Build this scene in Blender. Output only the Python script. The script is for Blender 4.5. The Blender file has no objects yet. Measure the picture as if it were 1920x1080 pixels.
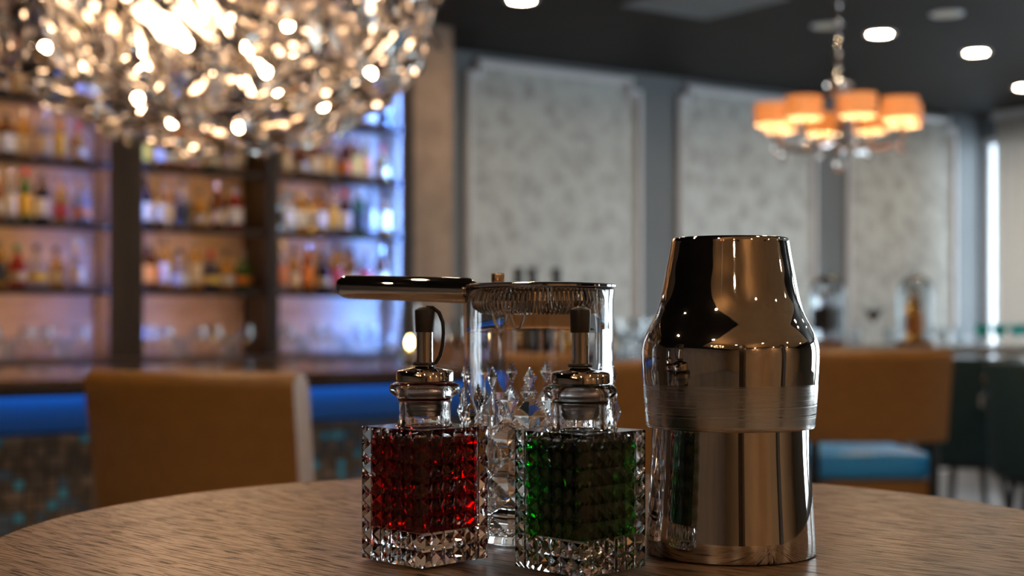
import bpy, bmesh, math, random
from mathutils import Vector, Matrix
random.seed(11)
PI = math.pi
sc = bpy.context.scene
COL = sc.collection

# ------------------------------------------------------------------ camera
F = 2667.0            # focal length in pixels of the 1920 px frame
Y0 = 592.0            # horizon row
EYE = 1.20
cam_d = bpy.data.cameras.new('camera'); cam = bpy.data.objects.new('camera', cam_d)
COL.objects.link(cam); sc.camera = cam
cam.location = (0, 0, EYE); cam.rotation_euler = (PI/2, 0, 0)
cam_d.sensor_width = 36.0; cam_d.lens = F/1920*36.0
cam_d.shift_y = (Y0-540)/1920
cam_d.clip_start = 0.02; cam_d.clip_end = 100
cam_d.dof.use_dof = True; cam_d.dof.focus_distance = 0.775; cam_d.dof.aperture_fstop = 7.0
cam_d.dof.aperture_blades = 0

# ------------------------------------------------------------------ world, exposure
w = bpy.data.worlds.new('sky'); sc.world = w; w.use_nodes = True
wb = w.node_tree.nodes['Background']
wb.inputs[0].default_value = (0.80, 0.92, 1.0, 1); wb.inputs[1].default_value = 7.0
sc.view_settings.view_transform = 'Standard'; sc.view_settings.look = 'None'
sc.view_settings.gamma = 1.0; sc.view_settings.use_curve_mapping = False
sc.view_settings.exposure = 0.5
cy = sc.cycles
cy.max_bounces = 20; cy.transmission_bounces = 20; cy.glossy_bounces = 8; cy.diffuse_bounces = 3
cy.transparent_max_bounces = 16; cy.caustics_reflective = False; cy.caustics_refractive = False
cy.sample_clamp_indirect = 6.0; cy.blur_glossy = 0.2; cy.use_denoising = True

# ------------------------------------------------------------------ room frame
# s runs along the bar wall and the panelled wall, t out of it into the room
ANG = math.radians(35.1)
A = Vector((math.cos(ANG), math.sin(ANG))); N = Vector((math.sin(ANG), -math.cos(ANG)))
O = Vector((-2.304, 6.4))
CEIL = 2.78
def R(s, t, z=0.0):
    p = O + A*s + N*t
    return Vector((p.x, p.y, z))
def on_t(px, t):                      # where the sight line through column px meets the plane t
    d = Vector(((px-960)/F, 1.0)); D = (t+O.dot(N))/d.dot(N)
    return (d*D-O).dot(A)
def at(px, D, z=0.0): return Vector(((px-960)/F*D, D, z))
def zat(py, D): return EYE+(Y0-py)*D/F
def on_ceiling(px, py):
    D = (CEIL-EYE)*F/(Y0-py); return at(px, D, CEIL)

# daylight enters by the window openings: portals only guide the sampling of the sky
WIN_S = 7.76
WINS = [(-0.52, 1.75), (2.15, 4.3), (4.7, 6.85)]
for (t0, t1) in WINS:
    ld = bpy.data.lights.new('window_portal', 'AREA'); ld.shape = 'RECTANGLE'
    ld.size = t1-t0; ld.size_y = 2.25; ld.cycles.is_portal = True
    lo = bpy.data.objects.new('window_portal', ld); COL.objects.link(lo)
    lo.location = R(WIN_S+0.1, (t0+t1)/2, 1.475)
    lo.rotation_euler = Vector((-A.x, -A.y, 0)).to_track_quat('-Z', 'Z').to_euler()

# ------------------------------------------------------------------ helpers
def new_bm(): return bmesh.new()
def link(name, me, parent=None):
    o = bpy.data.objects.new(name, me); COL.objects.link(o)
    if parent: o.parent = parent
    return o
def obj(name, bm, m, parent=None, smooth=False, fix=True):
    if fix: bmesh.ops.recalc_face_normals(bm, faces=bm.faces[:])
    me = bpy.data.meshes.new(name); bm.to_mesh(me); bm.free()
    if m: me.materials.append(m)
    if smooth:
        me.polygons.foreach_set('use_smooth', [True]*len(me.polygons))
        try: me.set_sharp_from_angle(angle=math.radians(35))
        except Exception: pass
    return link(name, me, parent)
def thing(name, label, cat, loc=(0, 0, 0), rotz=0.0, group=None):
    o = bpy.data.objects.new(name, None); COL.objects.link(o)
    o.empty_display_size = 0.05
    o.location = loc; o.rotation_euler = (0, 0, rotz)
    return tag(o, label, cat, group)
def tag(o, label, cat, group=None):
    o['label'] = label; o['category'] = cat
    if group: o['group'] = group
    return o
def struct(o): o['kind'] = 'structure'; return o
def room(o): o.location = (O.x, O.y, 0); o.rotation_euler = (0, 0, ANG); return o
def copy_tree(o, parent=None):
    c = o.copy(); COL.objects.link(c); c.parent = parent
    for ch in list(o.children): copy_tree(ch, c)
    return c
def box(bm, x0, x1, y0, y1, z0, z1, bev=0.0):
    r = bmesh.ops.create_cube(bm, size=1.0)
    bmesh.ops.scale(bm, vec=(x1-x0, y1-y0, z1-z0), verts=r['verts'])
    bmesh.ops.translate(bm, vec=((x0+x1)/2, (y0+y1)/2, (z0+z1)/2), verts=r['verts'])
    if bev > 0:
        es = list({e for v in r['verts'] for e in v.link_edges})
        bmesh.ops.bevel(bm, geom=es, offset=bev, segments=2, affect='EDGES', profile=0.5)
    return r['verts']
def sbox(bm, s0, s1, t0, t1, z0, z1, bev=0.0): return box(bm, s0, s1, -t1, -t0, z0, z1, bev)
def lathe(bm, prof, seg=32, close=False, off=(0, 0, 0), sq=0.0):
    rings = []
    for (r, z) in prof:
        if r < 1e-6: rings.append([bm.verts.new((off[0], off[1], off[2]+z))]); continue
        ring = []
        for i in range(seg):
            a = 2*PI*i/seg; rr = r
            if sq:
                rr = r*(1-sq+sq*0.92/max(abs(math.cos(a)), abs(math.sin(a))))
            ring.append(bm.verts.new((off[0]+rr*math.cos(a), off[1]+rr*math.sin(a), off[2]+z)))
        rings.append(ring)
    pairs = list(zip(rings, rings[1:]))
    if close: pairs.append((rings[-1], rings[0]))
    for a, b in pairs:
        if len(a) == 1 and len(b) == 1: continue
        for i in range(seg):
            j = (i+1) % seg
            if len(a) == 1: bm.faces.new((a[0], b[j], b[i]))
            elif len(b) == 1: bm.faces.new((a[i], a[j], b[0]))
            else: bm.faces.new((a[i], a[j], b[j], b[i]))
    return rings
def tube(bm, pts, r, seg=8, cap=True, closed=False):
    pts = [Vector(p) for p in pts]; n = len(pts); rings = []
    rad = r if isinstance(r, (list, tuple)) else [r]*n
    prev = None
    for i, p in enumerate(pts):
        if closed: d = pts[(i+1) % n]-pts[i-1]
        else: d = pts[min(i+1, n-1)]-pts[max(i-1, 0)]
        d.normalize()
        if prev is None:
            up = Vector((0, 0, 1)) if abs(d.z) < 0.9 else Vector((1, 0, 0))
            u = d.cross(up).normalized()
        else:
            u = (prev-d*prev.dot(d)).normalized()
        prev = u; v = d.cross(u)
        rings.append([bm.verts.new(p+(u*math.cos(2*PI*k/seg)+v*math.sin(2*PI*k/seg))*rad[i]) for k in range(seg)])
    for i in range(n if closed else n-1):
        a, b = rings[i], rings[(i+1) % n]
        for k in range(seg):
            j = (k+1) % seg
            bm.faces.new((a[k], a[j], b[j], b[k]))
    if cap and not closed:
        bm.faces.new(rings[0][::-1]); bm.faces.new(rings[-1])

# ------------------------------------------------------------------ materials
def mat(name, col=(0.8, 0.8, 0.8), rough=0.5, metal=0.0, trans=0.0, ior=1.45, emit=None, estr=0.0, spec=0.5, coat=0.0, aniso=0.0):
    m = bpy.data.materials.new(name); m.use_nodes = True
    b = m.node_tree.nodes['Principled BSDF']
    b.inputs['Base Color'].default_value = (*col, 1); b.inputs['Roughness'].default_value = rough
    b.inputs['Metallic'].default_value = metal; b.inputs['Transmission Weight'].default_value = trans
    b.inputs['IOR'].default_value = ior; b.inputs['Specular IOR Level'].default_value = spec
    b.inputs['Coat Weight'].default_value = coat; b.inputs['Anisotropic'].default_value = aniso
    if emit:
        b.inputs['Emission Color'].default_value = (*emit, 1); b.inputs['Emission Strength'].default_value = estr
    return m
def nodes(m): return m.node_tree.nodes, m.node_tree.links, m.node_tree.nodes['Principled BSDF']
def noise_mat(name, c1, c2, scale, rough=0.5, bump=0.0, detail=4.0, stretch=(1, 1, 1), metal=0.0, lo=0.35, hi=0.65, coat=0.0):
    m = mat(name, c1, rough, metal, coat=coat); n, l, b = nodes(m)
    tc = n.new('ShaderNodeTexCoord'); mp = n.new('ShaderNodeMapping'); mp.inputs['Scale'].default_value = stretch
    nz = n.new('ShaderNodeTexNoise'); nz.inputs['Scale'].default_value = scale; nz.inputs['Detail'].default_value = detail
    rp = n.new('ShaderNodeValToRGB')
    rp.color_ramp.elements[0].position = lo; rp.color_ramp.elements[0].color = (*c1, 1)
    rp.color_ramp.elements[1].position = hi; rp.color_ramp.elements[1].color = (*c2, 1)
    l.new(tc.outputs['Object'], mp.inputs[0]); l.new(mp.outputs[0], nz.inputs['Vector'])
    l.new(nz.outputs[0], rp.inputs[0]); l.new(rp.outputs[0], b.inputs['Base Color'])
    if bump:
        bp = n.new('ShaderNodeBump'); bp.inputs['Strength'].default_value = bump; bp.inputs['Distance'].default_value = 0.002
        l.new(nz.outputs[0], bp.inputs['Height']); l.new(bp.outputs[0], b.inputs['Normal'])
    return m
def emis(name, col, strength):
    m = bpy.data.materials.new(name); m.use_nodes = True
    n = m.node_tree.nodes; n.clear()
    e = n.new('ShaderNodeEmission'); e.inputs[0].default_value = (*col, 1); e.inputs[1].default_value = strength
    o = n.new('ShaderNodeOutputMaterial'); m.node_tree.links.new(e.outputs[0], o.inputs[0])
    return m
def thin_glass(name, col=(1, 1, 1), gloss=0.12, rough=0.02):
    m = bpy.data.materials.new(name); m.use_nodes = True
    n = m.node_tree.nodes; l = m.node_tree.links; n.clear()
    t = n.new('ShaderNodeBsdfTransparent'); t.inputs[0].default_value = (*col, 1)
    g = n.new('ShaderNodeBsdfGlossy'); g.inputs['Roughness'].default_value = rough
    lw = n.new('ShaderNodeLayerWeight'); lw.inputs[0].default_value = 0.25
    ma = n.new('ShaderNodeMath'); ma.operation = 'MULTIPLY_ADD'; ma.inputs[1].default_value = 0.55; ma.inputs[2].default_value = gloss*0.4
    mx = n.new('ShaderNodeMixShader'); o = n.new('ShaderNodeOutputMaterial')
    l.new(lw.outputs['Fresnel'], ma.inputs[0]); l.new(ma.outputs[0], mx.inputs[0])
    l.new(t.outputs[0], mx.inputs[1]); l.new(g.outputs[0], mx.inputs[2]); l.new(mx.outputs[0], o.inputs[0])
    return m
def fabric_glow(name, col, tcol, mix=0.5, transp=0.0):
    m = bpy.data.materials.new(name); m.use_nodes = True
    n = m.node_tree.nodes; l = m.node_tree.links; n.clear()
    d = n.new('ShaderNodeBsdfDiffuse'); d.inputs[0].default_value = (*col, 1)
    t = n.new('ShaderNodeBsdfTranslucent'); t.inputs[0].default_value = (*tcol, 1)
    mx = n.new('ShaderNodeMixShader'); mx.inputs[0].default_value = mix; o = n.new('ShaderNodeOutputMaterial')
    l.new(d.outputs[0], mx.inputs[1]); l.new(t.outputs[0], mx.inputs[2])
    out = mx
    if transp:
        tr = n.new('ShaderNodeBsdfTransparent'); m2 = n.new('ShaderNodeMixShader'); m2.inputs[0].default_value = transp
        l.new(mx.outputs[0], m2.inputs[1]); l.new(tr.outputs[0], m2.inputs[2]); out = m2
    l.new(out.outputs[0], o.inputs[0])
    return m

M = {}
M['ceiling'] = noise_mat('ceiling_paint', (0.017, 0.0145, 0.0135), (0.023, 0.0195, 0.018), 3.0, 0.6)
M['ceiling'].node_tree.nodes['Principled BSDF'].inputs['Specular IOR Level'].default_value = 0.12
M['wallgrey'] = noise_mat('grey_wall_paint', (0.17, 0.19, 0.21), (0.19, 0.21, 0.23), 2.0, 0.6)
M['warmwall'] = noise_mat('warm_wall_paint', (0.30, 0.22, 0.16), (0.36, 0.26, 0.19), 1.5, 0.7)
M['plaster'] = noise_mat('taupe_plaster', (0.28, 0.20, 0.145), (0.40, 0.29, 0.215), 7.0, 0.45, 0.3)
M['trimwhite'] = mat('white_moulding', (0.78, 0.80, 0.85), 0.4)
M['floor'] = noise_mat('pale_floor', (0.30, 0.30, 0.31), (0.38, 0.38, 0.39), 1.2, 0.22)
M['darkwood'] = noise_mat('dark_wood', (0.022, 0.013, 0.008), (0.045, 0.027, 0.016), 8.0, 0.4, 0.1, stretch=(1, 1, 0.1))
M['postwood'] = noise_mat('post_wood', (0.05, 0.030, 0.017), (0.085, 0.052, 0.030), 9.0, 0.42, 0.1, stretch=(1, 1, 0.1))
M['bartop'] = noise_mat('bar_top_wood', (0.04, 0.022, 0.013), (0.07, 0.04, 0.024), 6.0, 0.22, 0.05, stretch=(0.2, 1, 1), coat=0.4)
M['black'] = mat('black_paint', (0.012, 0.011, 0.011), 0.4)
M['backpanel'] = noise_mat('back_panel_beige', (0.44, 0.33, 0.23), (0.56, 0.43, 0.31), 5.0, 0.5, 0.2, stretch=(1, 1, 4))
M['shelf'] = mat('shelf_dark', (0.05, 0.037, 0.03), 0.25)
M['led_blue'] = emis('blue_led', (0.16, 0.30, 1.0), 55.0)
M['led_blue2'] = emis('bright_blue_led', (0.12, 0.30, 1.0), 330.0)
M['led_bar'] = emis('blue_bar_led', (0.0, 0.27, 1.0), 5.5)
M['led_warm'] = emis('warm_led', (1.0, 0.53, 0.20), 19.0)
M['bulb'] = emis('warm_bulb', (1.0, 0.61, 0.35), 62.0)
M['lampglass'] = emis('lamp_glass', (1.0, 0.66, 0.42), 9.0)
M['drumbulb'] = emis('drum_bulb', (1.0, 0.66, 0.34), 90.0)
M['spot'] = emis('downlight_lens', (1.0, 0.72, 0.45), 170.0)
M['flame'] = emis('candle_flame', (1.0, 0.60, 0.22), 60.0)
M['recess'] = mat('blue_recess_panel', (0.10, 0.30, 0.50), 0.5)
M['tile_bronze'] = mat('bronze_tile', (0.30, 0.22, 0.15), 0.3, 0.35)
M['tile_dark'] = mat('dark_bronze_tile', (0.17, 0.13, 0.095), 0.4, 0.3)
M['tile_blue_glint'] = mat('blue_glint_tile', (0.12, 0.42, 0.60), 0.2)  # cyan LED reflections on some tiles, painted in as tile colour
M['tile_pale'] = mat('grey_blue_tile', (0.13, 0.18, 0.24), 0.25)
M['grout'] = mat('dark_grout', (0.035, 0.028, 0.02), 0.7)
M['tan'] = noise_mat('tan_leather', (0.25, 0.115, 0.026), (0.28, 0.13, 0.03), 30.0, 0.42, 0.05)
M['seat_blue_glow'] = mat('vinyl_blue_glow_tint', (0.03, 0.36, 0.97), 0.35)  # blue LED glow on the seats put into the base colour
M['teal'] = noise_mat('teal_velvet', (0.002, 0.022, 0.032), (0.004, 0.032, 0.045), 40.0, 0.7)
M['chrome'] = mat('chrome', (0.8, 0.8, 0.8), 0.08, 1.0)
M['steel'] = mat('polished_steel', (0.70, 0.645, 0.59), 0.035, 1.0)
M['wire'] = mat('steel_wire', (0.72, 0.66, 0.60), 0.12, 1.0)
M['rubber'] = mat('black_rubber', (0.016, 0.011, 0.009), 0.38)
M['glass'] = mat('clear_glass', (1, 1, 1), 0.0, 0.0, 1.0, 1.5)
M['crystal'] = mat('chandelier_crystal', (1.0, 0.96, 0.90), 0.0, 0.0, 1.0, 1.52)
M['thinglass'] = thin_glass('thin_clear_glass', (0.93, 0.95, 0.96))
M['pane'] = thin_glass('window_pane_glass', (0.95, 0.97, 0.98), 0.1)
M['tealglass'] = mat('teal_glass', (0.02, 0.75, 0.78), 0.15, 0.0, 0.1)
M['plug'] = mat('frosted_stopper_plug', (0.80, 0.74, 0.72), 0.25, 0.0, 0.75, 1.45)
M['redseal'] = mat('red_wet_seal', (0.75, 0.05, 0.10), 0.15, 0.0, 0.6)
M['greenseal'] = mat('green_wet_seal', (0.30, 0.42, 0.26), 0.15, 0.0, 0.6)
M['shade'] = fabric_glow('drum_shade_fabric', (0.80, 0.62, 0.46), (0.88, 0.58, 0.30), 0.45)
M['curtain'] = fabric_glow('sheer_curtain', (0.62, 0.57, 0.51), (0.42, 0.38, 0.34), 0.5, 0.06)
M['stone'] = noise_mat('grey_stone_top', (0.26, 0.27, 0.29), (0.36, 0.37, 0.39), 4.0, 0.18)
M['wax'] = mat('candle_wax', (0.8, 0.7, 0.5), 0.5)
M['amberbase'] = mat('amber_wood_base', (0.30, 0.12, 0.03), 0.35)

def brushed():
    m = mat('brushed_steel', (0.66, 0.61, 0.56), 0.20, 1.0); n, l, b = nodes(m)
    tc = n.new('ShaderNodeTexCoord'); mp = n.new('ShaderNodeMapping'); mp.inputs['Scale'].default_value = (0.5, 0.5, 900)
    nz = n.new('ShaderNodeTexNoise'); nz.inputs['Scale'].default_value = 1.2; nz.inputs['Detail'].default_value = 3
    rr = n.new('ShaderNodeMapRange'); rr.inputs[1].default_value = 0.35; rr.inputs[2].default_value = 0.7
    rr.inputs[3].default_value = 0.10; rr.inputs[4].default_value = 0.36
    bp = n.new('ShaderNodeBump'); bp.inputs['Strength'].default_value = 0.10; bp.inputs['Distance'].default_value = 0.0002
    l.new(tc.outputs['Object'], mp.inputs[0]); l.new(mp.outputs[0], nz.inputs['Vector'])
    l.new(nz.outputs[0], rr.inputs[0]); l.new(rr.outputs[0], b.inputs['Roughness'])
    l.new(nz.outputs[0], bp.inputs['Height']); l.new(bp.outputs[0], b.inputs['Normal'])
    return m
M['brushed'] = brushed()

def liquid(name, sig):
    m = mat(name, (1, 1, 1), 0.0, 0.0, 1.0, 1.35); n, l, b = nodes(m)
    d = max(sig); va = n.new('ShaderNodeVolumeAbsorption'); va.inputs['Density'].default_value = d
    va.inputs['Color'].default_value = (1-sig[0]/d, 1-sig[1]/d, 1-sig[2]/d, 1)
    l.new(va.outputs[0], n['Material Output'].inputs['Volume'])
    return m
M['redliq'] = liquid('red_bitters', (48, 1000, 900))
M['greenliq'] = liquid('green_bitters', (1200, 95, 480))

def wood_table():
    m = mat('oak_table_top', (0.2, 0.13, 0.09), 0.33); n, l, b = nodes(m)
    tc = n.new('ShaderNodeTexCoord'); rot = n.new('ShaderNodeMapping'); rot.inputs['Rotation'].default_value = (0, 0, math.radians(43))
    l.new(tc.outputs['Object'], rot.inputs[0])
    def nz(scale, st, det, rough=0.55):
        mp = n.new('ShaderNodeMapping'); mp.inputs['Scale'].default_value = st
        q = n.new('ShaderNodeTexNoise'); q.inputs['Scale'].default_value = scale; q.inputs['Detail'].default_value = det; q.inputs['Roughness'].default_value = rough
        l.new(rot.outputs[0], mp.inputs[0]); l.new(mp.outputs[0], q.inputs['Vector']); return q
    broad = nz(10, (0.35, 3.0, 1), 3); pores = nz(60, (0.62, 13.0, 1), 1.5, 0.5)
    rp = n.new('ShaderNodeValToRGB'); rp.color_ramp.elements[0].position = 0.3; rp.color_ramp.elements[0].color = (0.165, 0.090, 0.047, 1)
    rp.color_ramp.elements[1].position = 0.7; rp.color_ramp.elements[1].color = (0.235, 0.135, 0.073, 1)
    l.new(broad.outputs[0], rp.inputs[0])
    pr = n.new('ShaderNodeMapRange'); pr.inputs[1].default_value = 0.40; pr.inputs[2].default_value = 0.46
    pr.inputs[3].default_value = 0.06; pr.inputs[4].default_value = 1.0
    l.new(pores.outputs[0], pr.inputs[0])
    mx = n.new('ShaderNodeMix'); mx.data_type = 'RGBA'; mx.blend_type = 'MULTIPLY'; mx.inputs[0].default_value = 1.0
    l.new(rp.outputs[0], mx.inputs[6]); l.new(pr.outputs[0], mx.inputs[7]); l.new(mx.outputs[2], b.inputs['Base Color'])
    bp = n.new('ShaderNodeBump'); bp.inputs['Strength'].default_value = 0.9; bp.inputs['Distance'].default_value = 0.0012
    l.new(pr.outputs[0], bp.inputs['Height']); l.new(bp.outputs[0], b.inputs['Normal'])
    sp = n.new('ShaderNodeMath'); sp.operation = 'MULTIPLY'; sp.inputs[1].default_value = 0.5; l.new(pr.outputs[0], sp.inputs[0]); l.new(sp.outputs[0], b.inputs['Specular IOR Level'])
    return m
M['table'] = wood_table()

def wallpaper():
    m = mat('silver_floral_wallpaper', (0.5, 0.52, 0.5), 0.38); n, l, b = nodes(m)
    tc = n.new('ShaderNodeTexCoord')
    v = n.new('ShaderNodeTexVoronoi'); v.inputs['Scale'].default_value = 8.0; v.distance = 'EUCLIDEAN'
    nz = n.new('ShaderNodeTexNoise'); nz.inputs['Scale'].default_value = 13.0; nz.inputs['Detail'].default_value = 3; nz.inputs['Distortion'].default_value = 1.6
    wv = n.new('ShaderNodeMix'); wv.data_type = 'FLOAT'; wv.inputs[0].default_value = 0.68
    l.new(tc.outputs['Object'], v.inputs['Vector']); l.new(tc.outputs['Object'], nz.inputs['Vector'])
    l.new(v.outputs['Distance'], wv.inputs[2]); l.new(nz.outputs[0], wv.inputs[3])
    rp = n.new('ShaderNodeValToRGB'); e = rp.color_ramp.elements
    e[0].position = 0.30; e[0].color = (0.34, 0.335, 0.325, 1); e[1].position = 0.56; e[1].color = (0.60, 0.63, 0.61, 1)
    l.new(wv.outputs[0], rp.inputs[0]); l.new(rp.outputs[0], b.inputs['Base Color'])
    return m
M['wallpaper'] = wallpaper()

# ------------------------------------------------------------------ room shell
S0, S1, T1 = -8.0, 7.72, 12.0
bm = new_bm(); sbox(bm, S0-.2, S1+.2, -0.8, T1+.2, -0.1, 0.0); struct(room(obj('floor', bm, M['floor'])))
bm = new_bm(); sbox(bm, S0-.2, S1+.2, -0.8, T1+.2, CEIL, CEIL+0.1); struct(room(obj('ceiling', bm, M['ceiling'])))
bm = new_bm(); sbox(bm, S0-.2, 2.42, -0.72, -0.32, 0, CEIL); struct(room(obj('wall_bar', bm, M['warmwall'])))
bm = new_bm(); sbox(bm, 2.42, S1+.2, -0.72, -0.54, 0, CEIL); struct(room(obj('wall_back', bm, M['wallgrey'])))
bm = new_bm(); sbox(bm, 2.172, 2.42, -0.32, 0.0, 0, CEIL); struct(room(obj('wall_pillar', bm, M['plaster'])))
bm = new_bm(); sbox(bm, S0-.2, S0, -0.72, T1, 0, CEIL); struct(room(obj('wall_left', bm, M['warmwall'])))
bm = new_bm(); sbox(bm, S0-.2, S1+.2, T1, T1+.2, 0, CEIL); struct(room(obj('wall_front', bm, noise_mat('amber_wall_paint', (.48, .31, .17), (.56, .37, .21), 1.2, .6))))
bm = new_bm()
ZS, ZH = 0.35, 2.60
sbox(bm, S1, S1+.2, -0.54, T1, 0, ZS); sbox(bm, S1, S1+.2, -0.54, T1, ZH, CEIL)
edges = [-0.54]+[v for wv in WINS for v in wv]+[T1]
for a, b in zip(edges[0::2], edges[1::2]): sbox(bm, S1, S1+.2, a, b, ZS, ZH)
struct(room(obj('wall_right', bm, M['wallgrey'])))
for i, (a, b) in enumerate(WINS):
    e = bpy.data.objects.new('window_%d' % (i+1), None); COL.objects.link(e); room(e); struct(e)
    bm = new_bm()
    for (x0, x1, z0, z1) in ((a, a+.05, ZS, ZH), (b-.05, b, ZS, ZH), (a+.05, b-.05, ZS, ZS+.05), (a+.05, b-.05, ZH-.05, ZH), ((a+b)/2-.03, (a+b)/2+.03, ZS+.05, ZH-.05)):
        sbox(bm, S1+.05, S1+.11, x0, x1, z0, z1)
    obj('window_frame', bm, M['trimwhite'], e)
    for (x0, x1) in ((a+.05, (a+b)/2-.03), ((a+b)/2+.03, b-.05)):
        bm = new_bm(); sbox(bm, S1+.075, S1+.081, x0, x1, ZS+.05, ZH-.05); obj('pane', bm, M['pane'], e)
def curtain(t0, t1, label):
    bm = new_bm(); n = 60; fr = []; bk = []
    for k in range(n+1):
        t = t0+(t1-t0)*k/n; s = S1-0.09+0.028*math.sin(k*1.25)+0.01*math.sin(k*0.37)
        fr.append((bm.verts.new((s, -t, 0.03)), bm.verts.new((s, -t, CEIL-0.06))))
    for k in range(n): bm.faces.new((fr[k][0], fr[k+1][0], fr[k+1][1], fr[k][1]))
    e = thing('curtain', label, 'curtain', (O.x, O.y, 0), ANG)
    c = obj('drape', bm, M['curtain'], e, smooth=True, fix=False)
    sm = c.modifiers.new('thick', 'SOLIDIFY'); sm.thickness = 0.003
    bm = new_bm(); sbox(bm, S1-.13, S1-.05, t0-.02, t1+.02, CEIL-.06, CEIL-.001); obj('curtain_track', bm, M['trimwhite'], e)
curtain(-0.31, 1.0, 'cream sheer curtain hanging beside the corner of the panelled wall')
curtain(4.2, 5.0, 'cream sheer curtain gathered between two far window bays')

bm = new_bm(); sbox(bm, -6.0, 4.6, 6.9, 11.4, CEIL-.06, CEIL-.0005, .01); struct(room(obj('ceiling_tray', bm, noise_mat('tan_tray_paint', (.50, .34, .19), (.56, .39, .23), 2.0, .5))))
for i, (a, b) in enumerate(((-3.4, 9.4), (0.9, 10.2))):
    bm = new_bm(); sbox(bm, a, a+.45, b, b+.45, 0, CEIL-.061, .01); struct(room(obj('wall_column_%d' % (i+1), bm, M['darkwood'])))
def notched(x0, x1, z0, z1, k, d):
    x0 += d; x1 -= d; z0 += d; z1 -= d
    return [(x0+k, z1), (x0+k, z1-k), (x0, z1-k), (x0, z0+k), (x0+k, z0+k), (x0+k, z0), (x1-k, z0), (x1-k, z0+k), (x1, z0+k), (x1, z1-k), (x1-k, z1-k), (x1-k, z1)]
for i, (a, b) in enumerate(((2.853, 4.215), (4.529, 5.853), (6.172, 7.421))):
    e = bpy.data.objects.new('trim_%d' % (i+1), None); COL.objects.link(e); room(e); struct(e)
    bm = new_bm()
    loops = []
    for (d, t) in ((0, -0.539), (0.004, -0.515), (0.030, -0.508), (0.045, -0.525), (0.05, -0.539)):
        loops.append([bm.verts.new((x, -t, z)) for (x, z) in notched(a, b, 0.95, 2.745, 0.075, d)])
    for la, lb in zip(loops, loops[1:]):
        for k in range(12): bm.faces.new((la[k], la[(k+1) % 12], lb[(k+1) % 12], lb[k]))
    obj('panel_moulding', bm, M['trimwhite'], e)
    bm = new_bm()
    f = bm.faces.new([bm.verts.new((x, 0.535, z)) for (x, z) in notched(a, b, 0.95, 2.745, 0.075, 0.048)])
    obj('wallpaper_panel', bm, M['wallpaper'], e)
bm = new_bm(); sbox(bm, 2.42, S1, -0.54, -0.522, 0, 0.12); struct(room(obj('baseboard_back', bm, M['trimwhite'])))

# ------------------------------------------------------------------ back bar
ZB = [EYE+0.132, EYE+0.434, EYE+0.722, EYE+1.01]
BAYS = [(-1.6, 0.520), (0.646, 1.308), (1.373, 2.1185)]
bb = thing('back_bar_shelving', 'tall dark back-bar shelving with lit beige panels and blue edge lights', 'shelving', (O.x, O.y, 0), ANG)
bm = new_bm(); sbox(bm, -1.7, 2.17, -0.318, -0.29, EYE-.20, CEIL-.01); obj('back_panel', bm, M['backpanel'], bb)
for (a, b, t1, m) in ((0.526, 0.639, -.012, 'postwood'), (1.308, 1.373, 0.01, 'darkwood'), (2.125, 2.17, -.002, 'darkwood'), (-1.7, -1.6, 0.02, 'darkwood'), (0.445, 0.475, 0.0, 'x'), (0.690, 0.715, 0.0, 'x'), (2.092, 2.117, 0.0, 'x')):
    if m == 'x': continue
    bm = new_bm(); sbox(bm, a, b, -0.289, t1, EYE-.199, CEIL-.005, 0.003); obj('post', bm, M[m], bb)
for (a, b, m) in ((0.50, 0.665, 'postwood'), (2.088, 2.17, 'darkwood')):
    bm = new_bm(); sbox(bm, a-(.0 if m == 'darkwood' else .0), b, -0.0015, 0.008, EYE-.199, CEIL-.005, 0.002); obj('post_face', bm, M[m], bb)
for s in (0.5205, 0.6402, 2.1190):
    bm = new_bm(); sbox(bm, s, s+.005, -.289, -.012, EYE-.198, CEIL-.006); obj('side_liner', bm, M['backpanel'], bb)
for bi, (a, b) in enumerate(BAYS):
    for z in ZB+[EYE+1.32]:
        bm = new_bm(); sbox(bm, a+.001, b-.001, -0.288, -0.01, z-0.014, z); sbox(bm, a+.001, b-.001, -0.022, -0.01, z-0.034, z-.014); sh_ = obj('shelf', bm, M['shelf'], bb)
        bm = new_bm(); sbox(bm, a+.05, b-(.30 if bi == 2 else .08), -0.036, -0.024, z-0.022, z-0.0145); obj('led_strip', bm, M['led_warm'], sh_)
for (s, wd) in ((0.5095, .009), (0.648, .008), (2.098, .012)):
    bm = new_bm(); sbox(bm, s, s+wd, -0.0088, -0.0018, EYE-.15, CEIL-.2); obj('blue_led_strip', bm, M['led_blue'] if s < 2 else M['led_blue2'], bb)
bc = thing('back_counter', 'dark back counter below the bottle shelves holding clear glasses', 'counter', (O.x, O.y, 0), ANG)
bm = new_bm(); sbox(bm, -1.7, 2.17, -0.28, 0.36, EYE-.235, EYE-.20, 0.004); obj('counter_top', bm, M['darkwood'], bc)
bm = new_bm(); sbox(bm, -1.68, 2.15, -0.28, 0.30, 0.0, EYE-.236); obj('cabinet_body', bm, M['darkwood'], bc)
for k in range(6):
    a = -1.66+k*0.633; bm = new_bm(); sbox(bm, a, a+0.61, 0.302, 0.32, 0.08, EYE-.26, 0.003); d = obj('cabinet_door', bm, M['darkwood'], bc)
    bm = new_bm(); sbox(bm, a+.55, a+.565, 0.32, 0.335, 0.6, 0.75, .003); obj('handle', bm, M['chrome'], d)

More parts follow.
